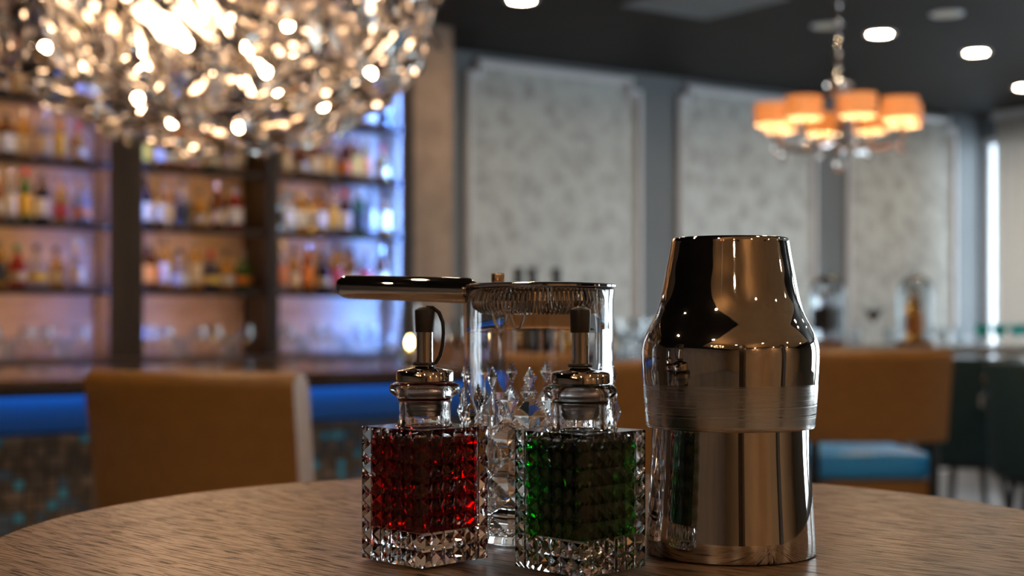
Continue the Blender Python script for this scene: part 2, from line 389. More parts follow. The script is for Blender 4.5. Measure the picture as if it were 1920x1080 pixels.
# bottles on the shelves
SHAPES = {
 'tall': [(0, 0), (.034, 0), (.036, .006), (.036, .14), (.032, .165), (.015, .192), (.0125, .20), (.0125, .225)],
 'square': [(0, 0), (.033, 0), (.035, .005), (.035, .135), (.031, .15), (.016, .16), (.0135, .168), (.0135, .19)],
 'squat': [(0, 0), (.036, 0), (.040, .008), (.041, .08), (.036, .115), (.018, .14), (.014, .15), (.014, .18)],
 'slim': [(0, 0), (.026, 0), (.028, .006), (.028, .155), (.022, .178), (.012, .197), (.011, .205), (.011, .23)],
 'round-shouldered': [(0, 0), (.031, 0), (.033, .006), (.033, .11), (.034, .135), (.030, .16), (.0145, .175), (.014, .20), (.014, .215)],
}
SH = {}
for nm, pf in SHAPES.items():
    r = max(p[0] for p in pf); h = pf[-1][1]; sq = 1.0 if nm == 'square' else 0.0
    bm = new_bm(); lathe(bm, pf+[(0, h)], 16, sq=sq); bmesh.ops.recalc_face_normals(bm, faces=bm.faces[:])
    b = bpy.data.meshes.new('bottle_body'); bm.to_mesh(b); bm.free(); b.materials.append(None)
    b.polygons.foreach_set('use_smooth', [not sq]*len(b.polygons))
    bm = new_bm(); lathe(bm, [(0, h-.012), (pf[-1][0]+.002, h-.012), (pf[-1][0]+.002, h+.016), (0, h+.018)], 12); bmesh.ops.recalc_face_normals(bm, faces=bm.faces[:])
    c = bpy.data.meshes.new('bottle_cap'); bm.to_mesh(c); bm.free(); c.materials.append(None)
    rr = [p for p in pf if p[1] < 0.02][-1][0]+.0012
    bm = new_bm(); z0 = .03; z1 = pf[3][1]*0.82
    r1 = pf[3][0]+.0012
    lathe(bm, [(rr, z0), (rr+.0005, z0), (r1+.0005, z1), (r1, z1)], 16, close=True, sq=sq); bmesh.ops.recalc_face_normals(bm, faces=bm.faces[:])
    lb = bpy.data.meshes.new('bottle_label'); bm.to_mesh(lb); bm.free(); lb.materials.append(None)
    SH[nm] = (b, c, lb, r, h)
GL = {'amber': (.75, .30, .05), 'clear': (.92, .93, .93), 'green': (.12, .36, .12), 'brown': (.30, .11, .03), 'near-black': (.03, .025, .04),
      'pale blue': (.62, .74, .95), 'red': (.60, .06, .05), 'golden': (.90, .58, .12)}
GLM = {k: mat('bottle_glass_'+k.replace(' ', '_').replace('-', '_'), v, 0.05, 0, 0.82 if k != 'near-black' else 0.3, 1.3) for k, v in GL.items()}
LB = {'cream': (.75, .62, .42), 'white': (.80, .80, .80), 'yellow': (.85, .55, .06), 'orange': (.80, .26, .05), 'black': (.03, .03, .03), 'red': (.55, .05, .06)}
LBM = {k: mat('paper_label_'+k, v, 0.6) for k, v in LB.items()}
CAPM = [mat('cap_black', (.02, .02, .02), .4), mat('cap_silver', (.6, .6, .62), .25, 1), mat('cap_red', (.45, .03, .05), .4), mat('cap_gold', (.6, .4, .15), .3, 1), mat('cap_green', (.05, .22, .08), .4)]
def setm(o, m): o.material_slots[0].link = 'OBJECT'; o.material_slots[0].material = m
def shelf_bottle(shape, glass, lab, cap, loc, rz, label, group, sc_=1.0):
    b, c, lb, r, h = SH[shape]
    e = thing(shape.replace('round-shouldered', 'liquor').replace('slim', 'slim').replace('-', '_')+'_bottle', label, 'bottle', loc, rz, group)
    e.scale = (sc_, sc_, sc_)
    o = link('glass_body', b, e); setm(o, GLM[glass]); o = link('cap', c, e); setm(o, CAPM[cap]); o = link('paper_label', lb, e); setm(o, LBM[lab])
    return e
rnd = random.Random(5)
LEV = ['lowest', 'second', 'third', 'top']
WHERE = ['past the wide post', 'between the dark posts', 'beside the plaster pillar']
for li, z in enumerate(ZB):
    for bi, (a, b) in enumerate(BAYS):
        s = max(a, -0.80)+0.045
        while s < b-0.042:
            shape = rnd.choice(list(SHAPES)); glass = rnd.choices(list(GL), [5, 5, 2, 2, 2.2, 2, .8, 3])[0]
            lab = rnd.choices(list(LB), [5, 5, 2, 1.6, 1.6, .8])[0]; cap = rnd.choices(range(5), [4, 3, 1.2, 1.6, .7])[0]
            r = SH[shape][3]*(1.22 if shape == 'square' else 1.0)
            s += r
            if s+r > b-0.012: break
            label = '%s %s bottle with %s label on the %s shelf %s' % (glass, shape, lab, LEV[li], WHERE[bi])
            shelf_bottle(shape, glass, lab, cap, R(s, -0.085-0.05*rnd.random(), z+0.0005), rnd.random()*0.5+ANG, label, 'bottles on the %s shelf %s' % (LEV[li], WHERE[bi]), 0.94+0.08*rnd.random())
            s += r+0.006+0.012*rnd.random()
# glasses on the back counter
bm = new_bm(); lathe(bm, [(0, 0), (.030, 0), (.030, .003), (.004, .006), (.0035, .055), (.014, .062), (.034, .085), (.036, .11), (.031, .15), (.0298, .15), (.0345, .11), (.033, .087), (.012, .065), (0, .064)], 16)
wg = obj('glass_bowl_mesh', bm, M['thinglass'], smooth=True); wg_me = wg.data; bpy.data.objects.remove(wg)
bm = new_bm(); lathe(bm, [(0, 0), (.028, 0), (.033, .003), (.037, .10), (.0358, .10), (.031, .008), (0, .008)], 16)
tg = obj('tumbler_mesh', bm, M['thinglass'], smooth=True); tg_me = tg.data; bpy.data.objects.remove(tg)
for bi, (a, b) in enumerate(BAYS):
    s = max(a, -0.25)+0.06; k = 0
    while s < b-0.075:
        me, nm, tx = (wg_me, 'wine_glass', 'clear stemmed wine glass') if (k+bi) % 3 else (tg_me, 'tumbler', 'clear straight tumbler')
        o = link(nm, me); o.location = R(s, -0.03+0.02*rnd.random(), EYE-0.1995)
        tag(o, tx+' on the back counter '+WHERE[bi], 'glass', 'glasses on the back counter '+WHERE[bi])
        s += 0.078+0.01*rnd.random(); k += 1

# ------------------------------------------------------------------ front bar
BAR_Z = EYE-0.16
BE = on_t(1330, 3.0)
bar = thing('bar_counter', 'long dark wooden bar with blue underlight and mosaic tiled front', 'bar', (O.x, O.y, 0), ANG)
bm = new_bm(); sbox(bm, -3.2, BE, 2.0, 3.0, BAR_Z-0.022, BAR_Z, 0.003); obj('bar_top', bm, M['bartop'], bar)
bm = new_bm(); sbox(bm, -3.2, BE-.005, 2.96, 2.995, BAR_Z-0.042, BAR_Z-0.0225); obj('edge_fascia', bm, M['black'], bar)
bm = new_bm(); sbox(bm, -3.18, BE-.03, 2.10, 2.66, 0.0, BAR_Z-0.0225); obj('blue_recess_panel', bm, M['recess'], bar)
bm = new_bm(); sbox(bm, -3.18, BE-.03, 2.675, 2.69, BAR_Z-0.036, BAR_Z-0.0225); obj('blue_led_strip', bm, M['led_bar'], bar)
MT = EYE-0.315
bm = new_bm(); sbox(bm, -3.18, BE-.03, 2.662, 2.745, 0.10, MT); bk = obj('mosaic_backing', bm, M['grout'], bar)
bm = new_bm(); sbox(bm, -3.18, BE-.03, 2.60, 2.70, 0.0, 0.099); obj('toe_kick', bm, M['black'], bar)
bm = new_bm(); tube(bm, [(-3.1, -2.93, 0.22), (BE-.1, -2.93, 0.22)], 0.02, 10); fr = obj('foot_rail', bm, M['chrome'], bar, smooth=True)
for k in range(5):
    x = -3.0+k*(BE+2.8)/4; bm = new_bm(); tube(bm, [(x, -2.745, 0.22), (x, -2.93, 0.22)], 0.01, 8); obj('rail_bracket', bm, M['chrome'], fr)
def tile_mesh(wd):
    bm = new_bm(); box(bm, -wd/2+.002, wd/2-.002, -.003, .003, -.0125, .0125)
    for v in bm.verts:
        if v.co.y < 0: v.co.x *= 0.94; v.co.z *= 0.9
    bmesh.ops.recalc_face_normals(bm, faces=bm.faces[:])
    me = bpy.data.meshes.new('tile'); bm.to_mesh(me); bm.free(); me.materials.append(None); return me
TM = {1: tile_mesh(.029), 2: tile_mesh(.058)}
trn = random.Random(8); count = 0
v_rng = [(on_t(-12, 2.75), on_t(205, 2.75)), (on_t(585, 2.75), on_t(690, 2.75)), (on_t(832, 2.75), on_t(875, 2.75))]
rest = {k: new_bm() for k in ('tile_bronze', 'tile_dark', 'tile_blue_glint', 'tile_pale')}
for row in range(26):
    z = MT-0.016-row*0.029
    if z < 0.12: break
    s = -2.4
    while s < BE-0.08:
        wdt = 2 if trn.random() < 0.33 else 1; wd = .029*wdt
        m = trn.choices(['tile_bronze', 'tile_dark', 'tile_blue_glint', 'tile_pale'], [5, 6, 1.6, 2.6])[0]
        c = s+wd/2
        if row < 12 and any(p <= c <= q for p, q in v_rng) and count < 295:
            o = link('tile', TM[wdt], bk); setm(o, M[m]); o.location = (c, -2.7485, z)
            o.rotation_euler = (trn.uniform(-.06, .06), 0, trn.uniform(-.06, .06)); count += 1
        else:
            box(rest[m], c-wd/2+.002, c+wd/2-.002, -2.7505, -2.7452, z-.0125, z+.0125)
        s += wd
for k, b in rest.items():
    o = obj('tile_field', b, M[k], bk); o['kind'] = 'stuff'

# things on the bar
def hurricane(px, py, label, r=.036, h=.19):
    D = 0.16*F/(py-Y0); e = thing('candle_glass', label, 'candle', at(px, D, BAR_Z+.0005))
    bm = new_bm(); lathe(bm, [(0, 0), (r*.8, 0), (r*.85, .004), (r*.72, .02), (r, .05), (r*1.05, .09), (r*.9, h), (r*.86, h), (r*1.0, .09), (r*.94, .052), (r*.66, .024), (0, .022)], 24); obj('glass_body', bm, M['thinglass'], e, smooth=True)
    bm = new_bm(); lathe(bm, [(0, .025), (r*.6, .025), (r*.6, .055), (0, .055)], 16); obj('candle_wax', bm, M['wax'], e)
    bm = new_bm(); lathe(bm, [(0, .060), (.007, .068), (.008, .076), (.004, .088), (0, .096)], 12); obj('flame', bm, M['flame'], e, smooth=True)
hurricane(768, 688, 'lit candle in a clear hurricane glass on the bar')
bm = new_bm(); box(bm, -.11, .11, -.07, .07, 0, .012, .002); box(bm, -.11, .11, -.07, -.058, .012, .09); box(bm, -.11, .11, .058, .07, .012, .09); box(bm, -.11, -.098, -.058, .058, .012, .09); box(bm, .098, .11, -.058, .058, .012, .09)
o = obj('wooden_caddy', bm, noise_mat('caddy_wood', (.20, .10, .05), (.28, .15, .08), 12, .5)); tag(o, 'small brown wooden caddy box on the bar', 'box'); o.location = at(843, 4.75, BAR_Z+.0005); o.rotation_euler = (0, 0, ANG)
for i, (px, h) in enumerate(((972, 1.19), (998, 1.20), (1044, 1.21))):
    e = shelf_bottle('slim', 'near-black', 'black', 0, at(px, 4.80+.12*i, BAR_Z+.0005), 0.3, 'slim black bottle standing on the bar behind the strainer', 'black bottles on the bar', h*1.1)
for i, (px, D, hh) in enumerate(((945, 5.25, .86), (1022, 5.40, 1.02), (1066, 5.2, .98), (1096, 5.42, .92), (1128, 5.2, .90))):
    shelf_bottle('squat', ['brown', 'amber', 'amber', 'clear', 'amber'][i], ['cream', 'orange', 'cream', 'white', 'cream'][i], 3, at(px, D, BAR_Z+.0005), 0.2*i,
                 ['brown squat bottle with cream label on the bar', 'amber squat bottle with orange label on the bar', 'amber squat bottle with cream label on the bar', 'clear squat bottle with white label on the bar', 'amber squat bottle with cream label on the bar'][i], 'squat bottles on the bar', hh*1.25)
for i, (px, D, me) in enumerate(((1165, 5.25, tg_me), (1192, 5.2, wg_me), (1212, 5.35, wg_me), (1236, 5.25, tg_me), (858, 4.50, wg_me), (806, 4.55, wg_me), (1150, 5.4, wg_me), (1180, 5.45, tg_me))):
    o = link('wine_glass' if me == wg_me else 'tumbler', me); o.location = at(px, D, BAR_Z+.0005)
    tag(o, 'clear stemmed wine glass standing on the front bar' if me == wg_me else 'clear straight tumbler standing on the front bar', 'glass', 'glasses on the front bar')

# ------------------------------------------------------------------ counter by the panelled wall
CZ = EYE-0.16; CD = 7.3
ct = thing('stone_counter', 'grey stone topped high counter in front of the wallpapered wall panels', 'counter', (0, 0, 0))
bm = new_bm(); box(bm, 1.25, 4.6, CD, CD+0.9, CZ-.045, CZ, .004); obj('counter_top', bm, M['stone'], ct)
for x in (1.4, 2.1, 3.6, 4.45):
    bm = new_bm(); box(bm, x-.03, x+.03, CD+.42, CD+.48, 0.012, CZ-.046); obj('leg', bm, M['black'], ct)
    bm = new_bm(); box(bm, x-.05, x+.05, CD+.15, CD+.75, 0, .0115); obj('foot_plate', bm, M['black'], ct)
def cloche(px, D, r, h, label):
    e = thing('glass_cloche', label, 'cloche', at(px, D, CZ+.0005))
    bm = new_bm(); lathe(bm, [(0, 0), (r*1.12, 0), (r*1.12, .022), (r*1.02, .028), (0, .028)], 32); obj('wooden_base', bm, M['amberbase'], e, smooth=True)
    pr = [(r, .0285), (r, h-r)]+[(r*math.cos(a), h-r+r*math.sin(a)) for a in (.3, .6, .9, 1.2)]+[(.012, h), (.010, h+.008), (.017, h+.02), (.012, h+.034), (0, h+.036)]
    inn = [(max(q-.003, 0.0), z-.003) for q, z in pr[:-4]][::-1]
    inn = [(0, h-.003)]+inn[:-1]+[(r-.003, .0285)]
    bm = new_bm(); lathe(bm, pr, 32); lathe(bm, inn, 32)
    obj('glass_dome', bm, M['thinglass'], e, smooth=True)
cloche(1552, 7.62, .098, .38, 'glass cloche over a clear bottle on the stone counter')
cloche(1717, 7.62, .098, .38, 'glass cloche over a brown bottle on the stone counter')
e = shelf_bottle('square', 'clear', 'black', 0, at(1550, 7.62, CZ+.0295), PI/4, 'clear square bottle with black label inside a glass cloche', None, 1.62); del_g = e
e = shelf_bottle('tall', 'amber', 'orange', 0, at(1715, 7.62, CZ+.0295), 0, 'tall amber beer bottle with orange label inside a glass cloche', None, 1.22)
def martini(px, D, label, drink=None, sc_=1.0, group=None):
    e = thing('martini_glass', label, 'glass', at(px, D, CZ+.0005), 0, group); e.scale = (sc_,)*3
    bm = new_bm(); lathe(bm, [(0, 0), (.038, 0), (.036, .003), (.005, .008), (.004, .11), (.055, .19), (.0535, .19), (.003, .114), (0, .113)], 24); obj('glass_body', bm, M['thinglass'], e, smooth=True)
    bm = new_bm(); lathe(bm, [(0, .1145), (.045, .1765), (0, .1765)], 24); obj('drink', bm, drink, e, smooth=True)
martini(1638, 7.55, 'martini glass with a dark drink between the two cloches', mat('dark_drink', (.12, .07, .05), .2), 1.05)
for i, (px, D) in enumerate(((1842, 7.65), (1874, 7.6), (1908, 7.7), (1932, 7.6))):
    e = thing('teal_goblet', 'small teal glass goblet on the end of the stone counter', 'glass', at(px, D, CZ+.0005), 0, 'teal goblets')
    bm = new_bm(); lathe(bm, [(0, 0), (.03, 0), (.028, .003), (.005, .007), (.005, .045), (.012, .049)], 20); obj('stem', bm, M['thinglass'], e, smooth=True)
    bm = new_bm(); lathe(bm, [(0, .0485), (.018, .05), (.036, .07), (.041, .112), (.039, .112), (.034, .072), (.016, .054), (0, .053)], 20); obj('bowl', bm, M['tealglass'], e, smooth=True)
for i, px in enumerate((1605, 1668, 1768, 1800)):
    o = link('tumbler', tg_me); o.location = at(px, 7.5, CZ+.0005); tag(o, 'clear straight tumbler standing on the stone counter', 'glass', 'tumblers on the stone counter')

# ------------------------------------------------------------------ tan bar chairs
def curved_slab(bm, w_, z0, z1, th, bow, lean, taper=0.0, nx=14, nz=6):
    def P(u, v, f):
        z = z0+(z1-z0)*v; hw = w_/2*(1-taper*(1-v))
        x = u*hw; y = -bow*(1-u*u)-lean*(z-z0)+(th/2 if f else -th/2)
        rz = min(1.0, (1-v)*(z1-z0)/0.038, v*(z1-z0)/0.012+0.35)
        y = -bow*(1-u*u)-lean*(z-z0)+(1 if f else -1)*th/2*math.sqrt(max(0.05, 1-(1-rz)**2))
        return Vector((x, y, z))
    us = [-1+2*i/nx for i in range(nx+1)]; vs = [0, .03, .2, .4, .6, .8, .88, .92, .95, .975, .99, 1.0]
    g = [[[bm.verts.new(P(u, v, f)) for u in us] for v in vs] for f in (0, 1)]
    for f in (0, 1):
        for j in range(len(vs)-1):
            for i in range(nx): bm.faces.new((g[f][j][i], g[f][j][i+1], g[f][j+1][i+1], g[f][j+1][i]))
    for i in range(nx):
        for j in (0, -1): bm.faces.new((g[0][j][i], g[0][j][i+1], g[1][j][i+1], g[1][j][i]))
    for j in range(len(vs)-1):
        for i in (0, -1): bm.faces.new((g[0][j][i], g[0][j+1][i], g[1][j+1][i], g[1][j][i]))
def bar_chair(loc, rz, label):
    e = thing('bar_chair', label, 'chair', loc, rz, 'tan leather bar chairs')
    top = EYE-0.118; bot = top-0.325; st = EYE-0.485
    bm = new_bm(); curved_slab(bm, .516, bot, top, .066, .045, .15, .02); obj('backrest', bm, M['tan'], e, smooth=True)
    bm = new_bm(); box(bm, -.225, .225, .02, .46, st-.10, st, .03); obj('seat_cushion', bm, M['seat_blue_glow'], e, smooth=True)
    bm = new_bm(); box(bm, -.23, .23, .0, .465, st-.165, st-.1005, .006); obj('seat_frame', bm, M['tan'], e)
    for x in (-1, 1):
        bm = new_bm(); tube(bm, [(x*.215, -.012, bot+.06), (x*.215, -.005, st-.13), (x*.225, -.03, 0)], [.017, .020, .014], 8); obj('rear_leg', bm, M['black'], e, smooth=True)
        bm = new_bm(); tube(bm, [(x*.215, .44, st-.16), (x*.225, .455, 0)], [.020, .014], 8); obj('leg', bm, M['black'], e, smooth=True)
    for (p, q) in (((-.222, .455, .25), (.222, .455, .25)), ((-.222, -.02, .25), (.222, -.02, .25)), ((-.222, -.02, .25), (-.222, .455, .25)), ((.222, -.02, .25), (.222, .455, .25))):
        bm = new_bm(); tube(bm, [p, q], .009, 8); obj('stretcher', bm, M['black'], e, smooth=True)
    return e
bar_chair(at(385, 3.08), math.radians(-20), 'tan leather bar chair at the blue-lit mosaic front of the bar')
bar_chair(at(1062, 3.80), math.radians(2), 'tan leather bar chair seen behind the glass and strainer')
bar_chair(at(1638, 5.02), math.radians(4), 'tan leather bar chair with seat coloured as blue-lit in front of the stone counter')

def teal_stool(loc, rz, label, ring):
    e = thing('teal_stool', label, 'stool', loc, rz, 'teal velvet stools')
    top = EYE-0.20; bot = EYE-0.70
    bm = new_bm(); n = 20; rows = []
    for (z, ro, ri) in ((bot, .235, .19), (bot+.02, .245, .185), (top-.03, .265, .205), (top-.008, .258, .212), (top, .24, .225)):
        rows.append([[bm.verts.new((r*math.cos(a), r*math.sin(a), z)) for a in [PI*1.0-0.25+(PI+0.5)*i/n for i in range(n+1)]] for r in (ro, ri)])
    for j in range(len(rows)-1):
        for f in (0, 1):
            for i in range(n): bm.faces.new((rows[j][f][i], rows[j][f][i+1], rows[j+1][f][i+1], rows[j+1][f][i]))
        for i in (0, n): bm.faces.new((rows[j][0][i], rows[j][1][i], rows[j+1][1][i], rows[j+1][0][i]))
    for j in (0, -1):
        for i in range(n): bm.faces.new((rows[j][0][i], rows[j][0][i+1], rows[j][1][i+1], rows[j][1][i]))
    bk_ = obj('tub_back', bm, M['teal'], e, smooth=True)
    bm = new_bm(); lathe(bm, [(0, bot+.05), (.185, bot+.05), (.188, bot+.14), (.17, bot+.165), (0, bot+.17)], 24); obj('seat', bm, M['teal'], e, smooth=True)
    bm = new_bm(); lathe(bm, [(0, bot-.03), (.20, bot-.03), (.20, bot+.049), (0, bot+.049)], 20); obj('seat_base', bm, M['black'], e)
    for a in (PI/4, 3*PI/4, 5*PI/4, 7*PI/4):
        bm = new_bm(); tube(bm, [(.16*math.cos(a), .16*math.sin(a), bot-.02), (.25*math.cos(a), .25*math.sin(a), 0)], [.018, .012], 8); obj('leg', bm, M['black'], e, smooth=True)
    if ring:
        bm = new_bm(); lathe(bm, [(0, 0), (.03, 0), (.026, .012), (0, .016)], 20)
        for v in bm.verts: v.co = Vector((v.co.x, -.262-v.co.z, v.co.y+top-.10))
        p = obj('ring_plate', bm, mat('rose_gold_plate', (.75, .45, .36), .3, .9), bk_, smooth=True)
        bm = new_bm(); tube(bm, [(.045*math.sin(2*PI*k/24), -.285, top-.20+.05*math.cos(2*PI*k/24)) for k in range(24)], .008, 8, closed=True)
        obj('pull_ring', bm, M['chrome'], bk_, smooth=True)
teal_stool(at(1815, 6.95), math.radians(3), 'teal velvet stool with a metal pull ring on its back', True)
teal_stool(at(1965, 6.25), math.radians(-8), 'teal velvet stool with a plain back beside the ringed one', False)

# ------------------------------------------------------------------ crystal chandelier
CC = Vector(((407-960)/F*4.1, 4.1, EYE+0.881)); CA, CB = 0.612, 0.395
ch = thing('crystal_chandelier', 'large glowing crystal petal chandelier hanging over the bar', 'chandelier', CC)
bm = new_bm()
out = [(0, -.075), (.022, -.05), (.032, -.005), (.028, .04), (.012, .075), (-.012, .075), (-.028, .04), (-.032, -.005), (-.022, -.05)]
fv = [bm.verts.new((x, y, .0035+.25*(x*x)+0.9*y*y)) for x, y in out]; bv = [bm.verts.new((x, y, -.0035+.25*(x*x)+0.9*y*y)) for x, y in out]
mid = [bm.verts.new((0, y, .013+.9*y*y)) for y in (-.04, .04)]; mb = [bm.verts.new((0, y, -.006+.9*y*y)) for y in (-.03, .03)]
n_ = len(out)
def capf(loop, m2, flip):
    # outline 0 is the tip; indices 1..4 right side, 5..8 left side
    fs = [(loop[0], loop[1], m2[0]), (loop[1], loop[2], m2[0]), (loop[2], m2[1], m2[0]), (loop[2], loop[3], m2[1]), (loop[3], loop[4], m2[1]), (loop[4], loop[5], m2[1]),
          (loop[5], loop[6], m2[1]), (loop[6], loop[7], m2[1]), (loop[7], m2[0], m2[1]), (loop[7], loop[8], m2[0]), (loop[8], loop[0], m2[0])]
    for f in fs: bm.faces.new(f[::-1] if flip else f)
capf(fv, mid, False); capf(bv, mb, True)
for i in range(n_): bm.faces.new((fv[i], bv[i], bv[(i+1) % n_], fv[(i+1) % n_]))
bmesh.ops.recalc_face_normals(bm, faces=bm.faces[:])
pet = bpy.data.meshes.new('crystal_petal'); bm.to_mesh(pet); bm.free(); pet.materials.append(M['crystal'])
pet2 = pet.copy(); pet2.materials[0] = mat('satin_crystal', (1.0, .94, .86), .15, 0, 1.0, 1.52)
prn = random.Random(21); wire_bm = new_bm()
def petals(count, k, size):
    for i in range(count):
        zz = 1-2*(i+.5)/count; ph = i*2.399963; rr = math.sqrt(1-zz*zz)
        nrm = Vector((rr*math.cos(ph), rr*math.sin(ph), zz))
        p = Vector((nrm.x*CA*k, nrm.y*CA*k, nrm.z*CB*k))
        nn = Vector((nrm.x/CA, nrm.y/CA, nrm.z/CB)).normalized()
        nn = (nn+Vector((prn.uniform(-.45, .45), prn.uniform(-.45, .45), prn.uniform(-.45, .45)))).normalized()
        q = nn.to_track_quat('Z', 'Y') @ Matrix.Rotation(prn.uniform(0, 2*PI), 3, 'Z').to_quaternion()
        o = link('crystal_petal', pet if k > .9 else pet2, ch); o.location = p; o.rotation_mode = 'QUATERNION'; o.rotation_quaternion = q
        z_ = size*prn.uniform(.8, 1.15); o.scale = (z_, z_, z_)
        if i % 3 == 0: tube(wire_bm, [p*0.1, p*0.985], .0016, 4, cap=False)
petals(210, 1.0, 1.12); petals(86, 0.76, 1.1)
obj('wire_frame', wire_bm, M['chrome'], ch)
bm = new_bm(); lathe(bm, [(0, -.05), (.03, -.04), (.04, 0), (.03, .04), (.012, .05), (.012, CEIL-CC.z-.03), (.07, CEIL-CC.z-.028), (.07, CEIL-CC.z-.0005), (0, CEIL-CC.z-.0005)], 20); obj('stem_and_canopy', bm, M['chrome'], ch, smooth=True)
for (x, y, z, s_) in ((-.065, -.30, -.10, .85), (-.26, -.05, .06, .6), (.23, .10, .06, .6)):
    bm = new_bm(); lathe(bm, [(0, .06), (.05, .06), (.082, .045), (.084, .03), (.05, -.055), (.035, -.062), (0, -.064)], 20, off=(0, 0, 0))
    o = obj('lamp_glass', bm, M['lampglass'], ch, smooth=True); o.location = (x, y, z); o.scale = (s_,)*3
bm = new_bm(); lathe(bm, [(0, -.014), (.010, -.010), (.0135, 0), (.010, .010), (0, .014)], 10); bo = obj('bulb', bm, M['bulb'], ch, smooth=True); bl = bo.data
for k in range(64):
    zz = 1-2*(k+.5)/64; ph = k*2.399963+.6; rr = math.sqrt(1-zz*zz); kk = (.50, .84)[k % 2]
    o = bo if k == 0 else link('bulb', bl, ch)
    o.location = (rr*math.cos(ph)*CA*kk, rr*math.sin(ph)*CA*kk, zz*CB*kk)

# ------------------------------------------------------------------ drum shade chandelier
def drum_chandelier(loc, label):
    e = thing('drum_shade_chandelier', label, 'chandelier', loc)
    rr = 0.262; H = CEIL-loc[2]
    bm = new_bm(); lathe(bm, [(0, -.17), (.012, -.165), (.022, -.14), (.012, -.12), (.03, -.10), (.014, -.07), (.012, .05), (.03, .09), (.012, .13), (.008, .17), (0, .17)], 16); obj('centre_column', bm, M['chrome'], e, smooth=True)
    bm = new_bm(); nl = int((H-.20)/.03)
    for k in range(nl):
        z = .175+k*(H-.20)/nl; c, s_ = (1, 0) if k % 2 else (0, 1)
        tube(bm, [((.011*math.cos(a))*c, (.011*math.cos(a))*s_, z+.015+.02*math.sin(a)) for a in [2*PI*q/8 for q in range(8)]], .003, 5, closed=True)
    obj('chain', bm, M['chrome'], e, smooth=True)
    bm = new_bm(); lathe(bm, [(0, H-.025), (.05, H-.022), (.055, H-.0005), (0, H-.0005)], 20); obj('ceiling_canopy', bm, M['chrome'], e, smooth=True)
    for k in range(8):
        a = math.radians(45*k+3); cx, sy = math.cos(a), math.sin(a)
        bm = new_bm(); tube(bm, [(r*cx, r*sy, z) for r, z in ((.012, -.09), (.08, -.125), (.16, -.135), (.24, -.115), (rr, -.085), (rr, -.03))], .006, 8); arm = obj('arm', bm, M['chrome'], e, smooth=True)
        bm = new_bm(); lathe(bm, [(.066, -.042), (.070, -.042), (.070, .042), (.066, .042)], 28, close=True, off=(rr*cx, rr*sy, 0)); obj('drum_shade', bm, M['shade'], e, smooth=True)
        bm = new_bm(); lathe(bm, [(0, -.03), (.012, -.025), (.020, 0), (.014, .02), (0, .026)], 12, off=(rr*cx, rr*sy, 0)); obj('bulb', bm, M['drumbulb'], e, smooth=True)
        bm = new_bm(); lathe(bm, [(0, -.16), (.010, -.148), (.013, -.135), (.006, -.115), (0, -.105)], 8, off=(.25*cx, .25*sy, 0)); obj('crystal_drop', bm, M['crystal'], arm)
    bm = new_bm(); bmesh.ops.create_uvsphere(bm, u_segments=10, v_segments=7, radius=.026, matrix=Matrix.Translation((0, 0, -.197))); obj('crystal_ball', bm, M['crystal'], e)
    for k in range(5):
        a = 2*PI*k/5; bm = new_bm(); bmesh.ops.create_uvsphere(bm, u_segments=8, v_segments=6, radius=.016, matrix=Matrix.Translation((.04*math.cos(a), .04*math.sin(a), .115))); obj('crystal_bead', bm, M['crystal'], e)
    return e
drum_chandelier((at(1572, 5.6).x, 5.6, EYE+0.79), 'chrome chandelier with eight glowing orange drum shades and crystals')
drum_chandelier((-0.9, -1.6, EYE+0.85), 'unseen chrome drum shade chandelier added opposite the bar for reflections')  # unseen pair behind the camera, added for the shaker to reflect
drum_chandelier((1.9, -3.2, EYE+0.85), 'unseen chrome drum shade chandelier added by the windows for reflections')

# ------------------------------------------------------------------ ceiling fittings
def downlight(p, label, lit=True, group=None):
    e = thing('downlight', label, 'ceiling light', (p[0], p[1], CEIL), 0, group)
    bm = new_bm(); lathe(bm, [(.062, -.0005), (.085, -.0005), (.085, -.006), (.062, -.009)], 28, close=True); obj('trim_ring', bm, M['trimwhite'], e, smooth=True)
    bm = new_bm(); lathe(bm, [(0, -.004), (.0615, -.004), (.0615, -.0015), (0, -.0015)], 28); obj('lens', bm, M['spot'] if lit else M['wax'], e)
    return e
for (px, py) in ((978, -2), (1650, 62), (1830, 97), (1922, 162)):
    downlight(on_ceiling(px, py), 'lit round recessed downlight added out of view in the ceiling', True, 'lit ceiling downlights')
downlight(on_ceiling(1775, 25), 'unlit round downlight between the lit ones in the ceiling', False)
downlight(on_ceiling(1550, 47), 'unlit round downlight beside the chandelier chain in the ceiling', False)
for (s, t) in ((-3.2, 4.6), (-1.6, 4.9), (0.4, 5.0), (-3.2, 6.8), (-0.6, 7.0), (1.8, 6.6), (-3.4, 9.0), (-1.2, 9.2), (1.2, 9.0), (3.6, 8.6), (3.8, 5.2), (-5.2, 7.6), (-.9, 3.3), (.5, 3.2), (1.9, 3.4), (-2.4, 11.7), (0.2, 11.7), (2.8, 11.7)):  # unseen downlights; those over the bar and end wall added for warm light
    q = R(s, t); z_ = CEIL-.06 if (-6 < s < 4.6 and 6.9 < t < 11.4) else CEIL; downlight(q, 'lit round recessed downlight added out of view in the ceiling', True, 'lit ceiling downlights').location.z = z_
vc = on_ceiling(1325, 33); dv = Vector((vc.x, vc.y))-O; vs, vt = dv.dot(A), dv.dot(N)
ve = thing('ceiling_vent', 'square grey louvred air vent in the dark ceiling', 'vent', (O.x, O.y, 0), ANG)
bm = new_bm()
for (a, b, c, d) in ((vs-.6, vs, vt, vt+.05), (vs-.6, vs, vt+.55, vt+.6), (vs-.6, vs-.55, vt+.05, vt+.55), (vs-.05, vs, vt+.05, vt+.55)): sbox(bm, a, b, c, d, CEIL-.012, CEIL-.0005)
obj('vent_frame', bm, M['wallgrey'], ve)
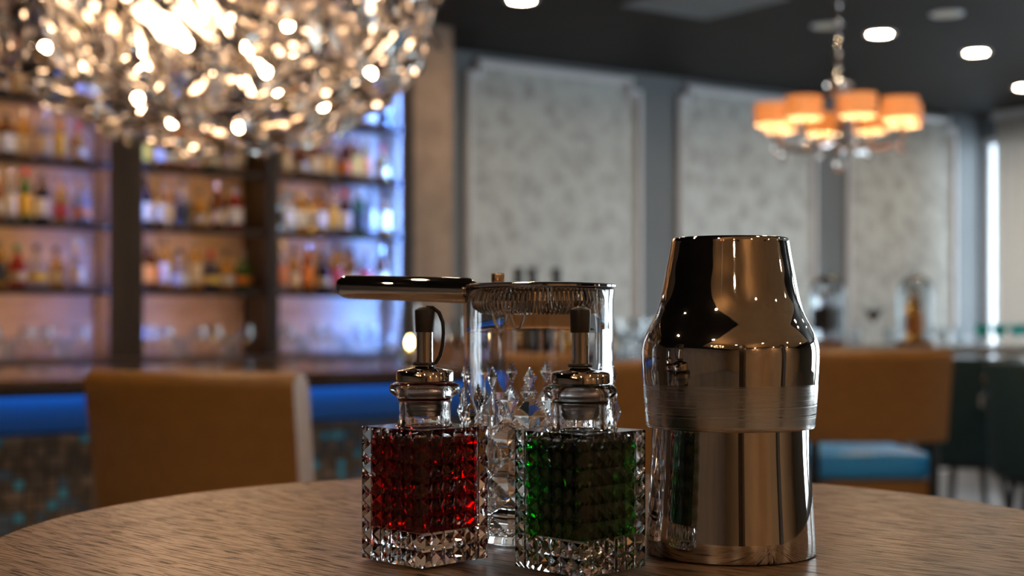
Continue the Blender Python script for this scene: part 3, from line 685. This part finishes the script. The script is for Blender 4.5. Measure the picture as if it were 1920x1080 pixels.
for k in range(8):
    c = vt+.08+k*.06; bm = new_bm(); sbox(bm, vs-.549, vs-.051, c, c+.035, CEIL-.010, CEIL-.003); obj('slat', bm, M['wallgrey'], ve)

# ------------------------------------------------------------------ the round table
TZ = EYE-0.131
TC = Vector((0.030, 0.850)); TR = 0.334
tb = thing('cocktail_table', 'round brown oak-grained high cocktail table', 'table', (TC.x, TC.y, 0))
bm = new_bm(); lathe(bm, [(0, TZ-.028), (TR-.004, TZ-.028), (TR, TZ-.024), (TR, TZ-.002), (TR-.0015, TZ), (0, TZ)], 160); obj('table_top', bm, M['table'], tb, smooth=True)
bm = new_bm(); lathe(bm, [(0, .03), (.038, .03), (.038, TZ-.04), (.12, TZ-.036), (.12, TZ-.0285), (0, TZ-.0285)], 28); obj('pedestal', bm, M['black'], tb, smooth=True)
bm = new_bm(); lathe(bm, [(0, 0), (.24, 0), (.24, .010), (.05, .0295), (0, .0295)], 40); obj('base_plate', bm, M['black'], tb, smooth=True)

# ------------------------------------------------------------------ bitters bottles
def ring_of(verts, bm):
    return [bm.edges.get((verts[i], verts[(i+1) % len(verts)])) or bm.edges.new((verts[i], verts[(i+1) % len(verts)])) for i in range(len(verts))]
def bitters(loc, rz, label, liq, seal, strap_ang, n_strap):
    e = thing('bitters_bottle', label, 'bottle', loc, rz)
    Hs, HB = 0.0262, 0.0722; NC, NR = 6, 8; dp = 0.0023; b0 = Hs-dp
    bm = new_bm()
    # outer wall of small pyramids
    top_loop = []; bot_loop = []
    sides = [(Vector((1, 0, 0)), Vector((0, 1, 0))), (Vector((0, 1, 0)), Vector((-1, 0, 0))), (Vector((-1, 0, 0)), Vector((0, -1, 0))), (Vector((0, -1, 0)), Vector((1, 0, 0)))]
    cache = {}
    def V(p):
        k = (round(p.x, 6), round(p.y, 6), round(p.z, 6))
        if k not in cache: cache[k] = bm.verts.new(p)
        return cache[k]
    cw = 2*b0/NC; rh = (HB-.0015)/NR
    for (nr, ta) in sides:
        g = [[V(nr*b0+ta*(-b0+cw*i)+Vector((0, 0, .001+rh*j))) for i in range(NC+1)] for j in range(NR+1)]
        for j in range(NR):
            for i in range(NC):
                ap = bm.verts.new(nr*Hs+ta*(-b0+cw*(i+.5))+Vector((0, 0, .001+rh*(j+.5))))
                q = (g[j][i], g[j][i+1], g[j+1][i+1], g[j+1][i])
                for k in range(4): bm.faces.new((q[k], q[(k+1) % 4], ap))
        top_loop += g[NR][:-1]; bot_loop += g[0][:-1]
    bm.faces.new(bot_loop[::-1])
    def circ(r, z, n=32): return [bm.verts.new((r*math.cos(2*PI*i/n), r*math.sin(2*PI*i/n), z)) for i in range(n)]
    zt = .001+rh*NR
    prof = [(.0165, zt), (.0148, zt+.0012), (.0140, zt+.003), (.0138, .0835), (.0150, .0872), (.0183, .0892), (.0193, .0915), (.0186, .0938), (.0160, .0952), (.0118, .0953), (.0112, .0945), (.0108, .078), (.0112, .0690)]
    rings = [circ(r, z) for r, z in prof]
    for a, b in zip(rings, rings[1:]):
        for i in range(32): bm.faces.new((a[i], a[(i+1) % 32], b[(i+1) % 32], b[i]))
    bmesh.ops.triangle_fill(bm, use_beauty=True, edges=ring_of(top_loop, bm)+ring_of(rings[0], bm))
    ci = 0.0208; cb = .0178; ct_ = .0690
    def sqloop(h, z, n=6):
        pts = []
        cr = .004
        for q, (sx, sy) in enumerate(((1, 1), (-1, 1), (-1, -1), (1, -1))):
            for k in range(4):
                a = PI/2*q+PI/2*k/3
                pts.append((sx*(h-cr)+cr*math.cos(a), sy*(h-cr)+cr*math.sin(a), z))
        return pts
    ctop = [bm.verts.new(p) for p in sqloop(ci, ct_)]; cbot = [bm.verts.new(p) for p in sqloop(ci, cb)]
    m_ = len(ctop)
    for i in range(m_): bm.faces.new((ctop[i], ctop[(i+1) % m_], cbot[(i+1) % m_], cbot[i]))
    bm.faces.new(cbot)
    bmesh.ops.triangle_fill(bm, use_beauty=True, edges=ring_of(ctop, bm)+ring_of(rings[-1], bm))
    o = obj('glass_body', bm, M['glass'], e)
    for p in o.data.polygons:
        c = p.center
        if c.z > zt+.0005 and math.hypot(c.x, c.y) < .02: p.use_smooth = True
    bm = new_bm(); g = ci+.0002
    rows = [[bm.verts.new(p) for p in sqloop(g, z)] for z in (cb-.0002, .0672)]
    for i in range(m_): bm.faces.new((rows[0][i], rows[0][(i+1) % m_], rows[1][(i+1) % m_], rows[1][i]))
    bm.faces.new(rows[0][::-1]); bm.faces.new(rows[1]); obj('liquid', bm, liq, e)
    bm = new_bm(); lathe(bm, [(0, .0765), (.0085, .0770), (.0100, .0800), (.0092, .0805), (.0104, .0835), (.0096, .0840), (.0105, .0870), (.0105, .0950), (0, .0950)], 28); obj('stopper_plug', bm, M['plug'], e, smooth=True)
    bm = new_bm(); lathe(bm, [(.0108, .0858), (.0143, .0858), (.0148, .0867), (.0143, .0872), (.0108, .0872)], 32, close=True); obj('wet_seal', bm, seal, e, smooth=True)
    bm = new_bm(); lathe(bm, [(0, .0955), (.0148, .0955), (.0155, .0960), (.0155, .1003), (.0150, .1012), (.0125, .1020), (.0060, .1029), (.0050, .1038), (0, .1038)], 40); obj('pourer_collar', bm, M['steel'], e, smooth=True)
    bm = new_bm(); lathe(bm, [(0, .1036), (.0044, .1036), (.0044, .1234), (0, .1234)], 24); obj('pourer_tube', bm, M['steel'], e, smooth=True)
    bm = new_bm(); lathe(bm, [(.0046, .1220), (.0051, .1220), (.0055, .1330), (.0052, .1340), (.0030, .1352), (0, .1356), (0, .1345), (.0046, .1320)], 24, close=True); cp = obj('rubber_cap', bm, M['rubber'], e, smooth=True)
    bm = new_bm()
    ring = [(.0056*math.cos(2*PI*k/24), .0056*math.sin(2*PI*k/24), .1050) for k in range(24)]
    tube(bm, ring, .0010, 6, closed=True)
    ca, sa = math.cos(strap_ang), math.sin(strap_ang)
    ctrl = [(.001, .1353), (.0045, .1352), (.0080, .1325), (.0102, .1270), (.0106, .1215), (.0100, .1150), (.0085, .1090), (.0062, .1055), (.0052, .1050)]
    tube(bm, [(r*ca, r*sa, z) for r, z in ctrl], .0011, 6)
    obj('cap_strap', bm, M['rubber'], cp, smooth=True)
    return e
bitters((-0.0468, 0.764, TZ+.0002), PI/4, 'faceted square bottle of red bitters with steel pourer', M['redliq'], M['redseal'], -PI/4-.25, 1)
bitters((0.0354, 0.738, TZ+.0002), PI/4, 'faceted square bottle of dark green bitters with steel pourer', M['greenliq'], M['greenseal'], PI/4+.1, 1)

# ------------------------------------------------------------------ mixing glass
GX, GY = 0.0158, 0.846
mg = thing('mixing_glass', 'clear cut-crystal mixing glass with star facets', 'mixing glass', (GX, GY, TZ+.0002), 0.13)
bm = new_bm(); SEG = 288; HG = .1470; RO = .0445
zs = [0.0, .0008]+[.0015+i*.00085 for i in range(1, 125)]+[.112, .12, .13, .14, .1452, HG-.0006]
def tri(x): x = x % 1.0; return 1-abs(2*x-1)          # 0 at whole numbers, 1 at halves
def cut(th, z):
    u = th/(2*PI)*12
    h = 0.0
    if .006 < z < .072:
        vv = (z-.006)/.0220
        d1 = abs(((u+vv) % 1.0)-.5)*2; d2 = abs(((u-vv) % 1.0)-.5)*2      # lattice of diamonds
        h = (1-max(d1, d2))*.0040*min(1.0, (z-.006)/.004)
        if z > .066: h *= (.072-z)/.006
    for (zc, off, hw, hh, dp) in ((.083, .5, .24, .0085, .0032), (.0955, 0.0, .15, .0065, .0024), (.074, 0.0, .40, .0130, .0045)):
        uu = abs(((u+off) % 1.0)-.5)
        q = 1-uu/hw-abs(z-zc)/hh
        if q > 0: h = max(h, q*dp)
    return h
rings = []
for z in zs:
    ring = []
    for i in range(SEG):
        th = 2*PI*i/SEG; r = RO+(cut(th, z) if z > .004 else 0)
        if z < .0005: r = RO-.0015
        if z > .145: r = RO+.0006
        ring.append(bm.verts.new((r*math.cos(th), r*math.sin(th), z)))
    rings.append(ring)
for (r, z) in ((RO+.0002, HG), (RO-.0012, HG+.0003), (RO-.0026, HG), (RO-.0032, HG-.0012), (RO-.0034, .12), (RO-.0038, .05), (RO-.0042, .022), (RO-.0070, .0165), (RO-.014, .0150)):
    rings.append([bm.verts.new((r*math.cos(2*PI*i/SEG), r*math.sin(2*PI*i/SEG), z)) for i in range(SEG)])
for a, b in zip(rings, rings[1:]):
    for i in range(SEG): bm.faces.new((a[i], a[(i+1) % SEG], b[(i+1) % SEG], b[i]))
c0 = bm.verts.new((0, 0, .0012)); c1 = bm.verts.new((0, 0, .0146))
for i in range(SEG):
    bm.faces.new((rings[0][(i+1) % SEG], rings[0][i], c0)); bm.faces.new((rings[-1][i], rings[-1][(i+1) % SEG], c1))
o = obj('glass_body', bm, M['glass'], mg)
sm = [not (p.center.z < .104 and math.hypot(p.center.x, p.center.y) > RO-.0005 and p.center.z > .004) for p in o.data.polygons]
o.data.polygons.foreach_set('use_smooth', sm)

# ------------------------------------------------------------------ hawthorne strainer
st = thing('cocktail_strainer', 'steel spring cocktail strainer resting on the mixing glass', 'strainer', (GX, GY, TZ+HG+.0008))
bm = new_bm(); lathe(bm, [(0, .0012), (.030, .0012), (.036, .0016), (.0455, .0006), (.0465, .0002), (.0465, .0012), (.0450, .0018), (.036, .0028), (.030, .0024), (0, .0024)], 72); pl = obj('strainer_plate', bm, M['steel'], st, smooth=True)
bm = new_bm(); turns = 92; per = 10; pts = []
for k in range(turns*per):
    a = 2*PI*k/(turns*per); b = 2*PI*k/per
    r = .0322+.0082*math.cos(b); pts.append((r*math.cos(a), r*math.sin(a), -.0082+.0082*math.sin(b)))
tube(bm, pts, .00072, 5, closed=True); obj('spring_coil', bm, M['wire'], st, smooth=True)
hd = Vector((-.0855, .072, .004)); h0 = Vector((-.0385, -.010, -.0022)); hl = hd.normalized()
q = hl.to_track_quat('Z', 'Y'); bm = new_bm(); L = .112
lathe(bm, [(0, -.0015), (.0035, -.0010), (.0062, .0010), (.0076, .004), (.0076, L-.006), (.0073, L-.003), (.0062, L-.0005), (.0040, L+.0006), (0, L+.0008)], 28)
bmesh.ops.transform(bm, matrix=Matrix.Translation(h0) @ q.to_matrix().to_4x4(), verts=bm.verts[:]); obj('handle', bm, M['steel'], st, smooth=True)
bm = new_bm(); box(bm, -.0040, .0040, -.0012, .0012, 0, .0068, .0007)
o = obj('finger_tab', bm, M['steel'], st, smooth=True); o.location = (-.0245, .015, .0022); o.rotation_euler = (.1, 0, .25)
for (x, y) in ((-.0225, -.026), (-.0125, -.030)):
    bm = new_bm(); tube(bm, [(x-.004, y, -.010), (x-.0032, y, -.019), (x-.001, y, -.0245), (x+.0015, y, -.0245), (x+.0035, y, -.019), (x+.0045, y, -.010)], .0009, 6); obj('wire_hook', bm, M['wire'], st, smooth=True)

# ------------------------------------------------------------------ shaker
SD = 0.789; SX = (1368.5-960)/F*SD
sh = thing('cocktail_shaker', 'two-piece polished steel cocktail shaker', 'shaker', (SX, SD, TZ+.0002))
def hz(py): return (1036.5-py)*SD/F
def hr(px): return px*SD/F
zt = hz(449); sm_z = hz(801)
bm = new_bm()
lathe(bm, [(0, .0006), (hr(150), .0002), (hr(157.5), .0006), (hr(159), .0020), (hr(157), hz(1000)), (hr(154), hz(950)), (hr(150.5), hz(900)), (hr(147.5), hz(850)), (hr(146), hz(800)), (hr(145.5), hz(760)), (hr(140), hz(758)), (hr(140), .004), (0, .004)], 128)
obj('lower_cup', bm, M['steel'], sh, smooth=True)
up = [(800, 156.5), (792, 157.2), (770, 159.3), (745, 161.2)]
hi = [(720, 162.6), (705, 163.6), (690, 164.6), (672, 165.2), (660, 165.0), (650, 163.9), (640, 161.6), (628, 157.0), (616, 151.2), (604, 144.6), (592, 138.8), (580, 134.4), (565, 130.2), (545, 126.0), (520, 121.4), (490, 115.6), (462, 110.8), (455, 109.6), (450.5, 107.6), (449, 104.5)]
def spline(pts):   # centripetal-free catmull through the profile, 4 steps per span
    r = []
    for i in range(len(pts)-1):
        p0 = pts[max(i-1, 0)]; p1 = pts[i]; p2 = pts[i+1]; p3 = pts[min(i+2, len(pts)-1)]
        for k in range(4):
            t = k/4
            r.append(tuple(.5*((2*p1[j])+(-p0[j]+p2[j])*t+(2*p0[j]-5*p1[j]+4*p2[j]-p3[j])*t*t+(-p0[j]+3*p1[j]-3*p2[j]+p3[j])*t**3) for j in (0, 1)))
    return r+[pts[-1]]
bm = new_bm(); lathe(bm, [(hr(153), hz(800)), (hr(155.8), hz(801.5))]+[(hr(x), hz(y)) for y, x in up]+[(hr(162.6), hz(720))]+[(hr(159), hz(720)), (hr(153), hz(798))], 128, close=True); obj('brushed_band', bm, M['brushed'], sh, smooth=True)
bm = new_bm(); lathe(bm, [(hr(160), hz(720.2))]+[(hr(x), hz(y)) for y, x in spline(hi)]+[(0, hz(449.3)), (0, hz(453)), (hr(100), hz(453)), (hr(150), hz(650))], 128, close=False)
obj('upper_cup', bm, M['steel'], sh, smooth=True)
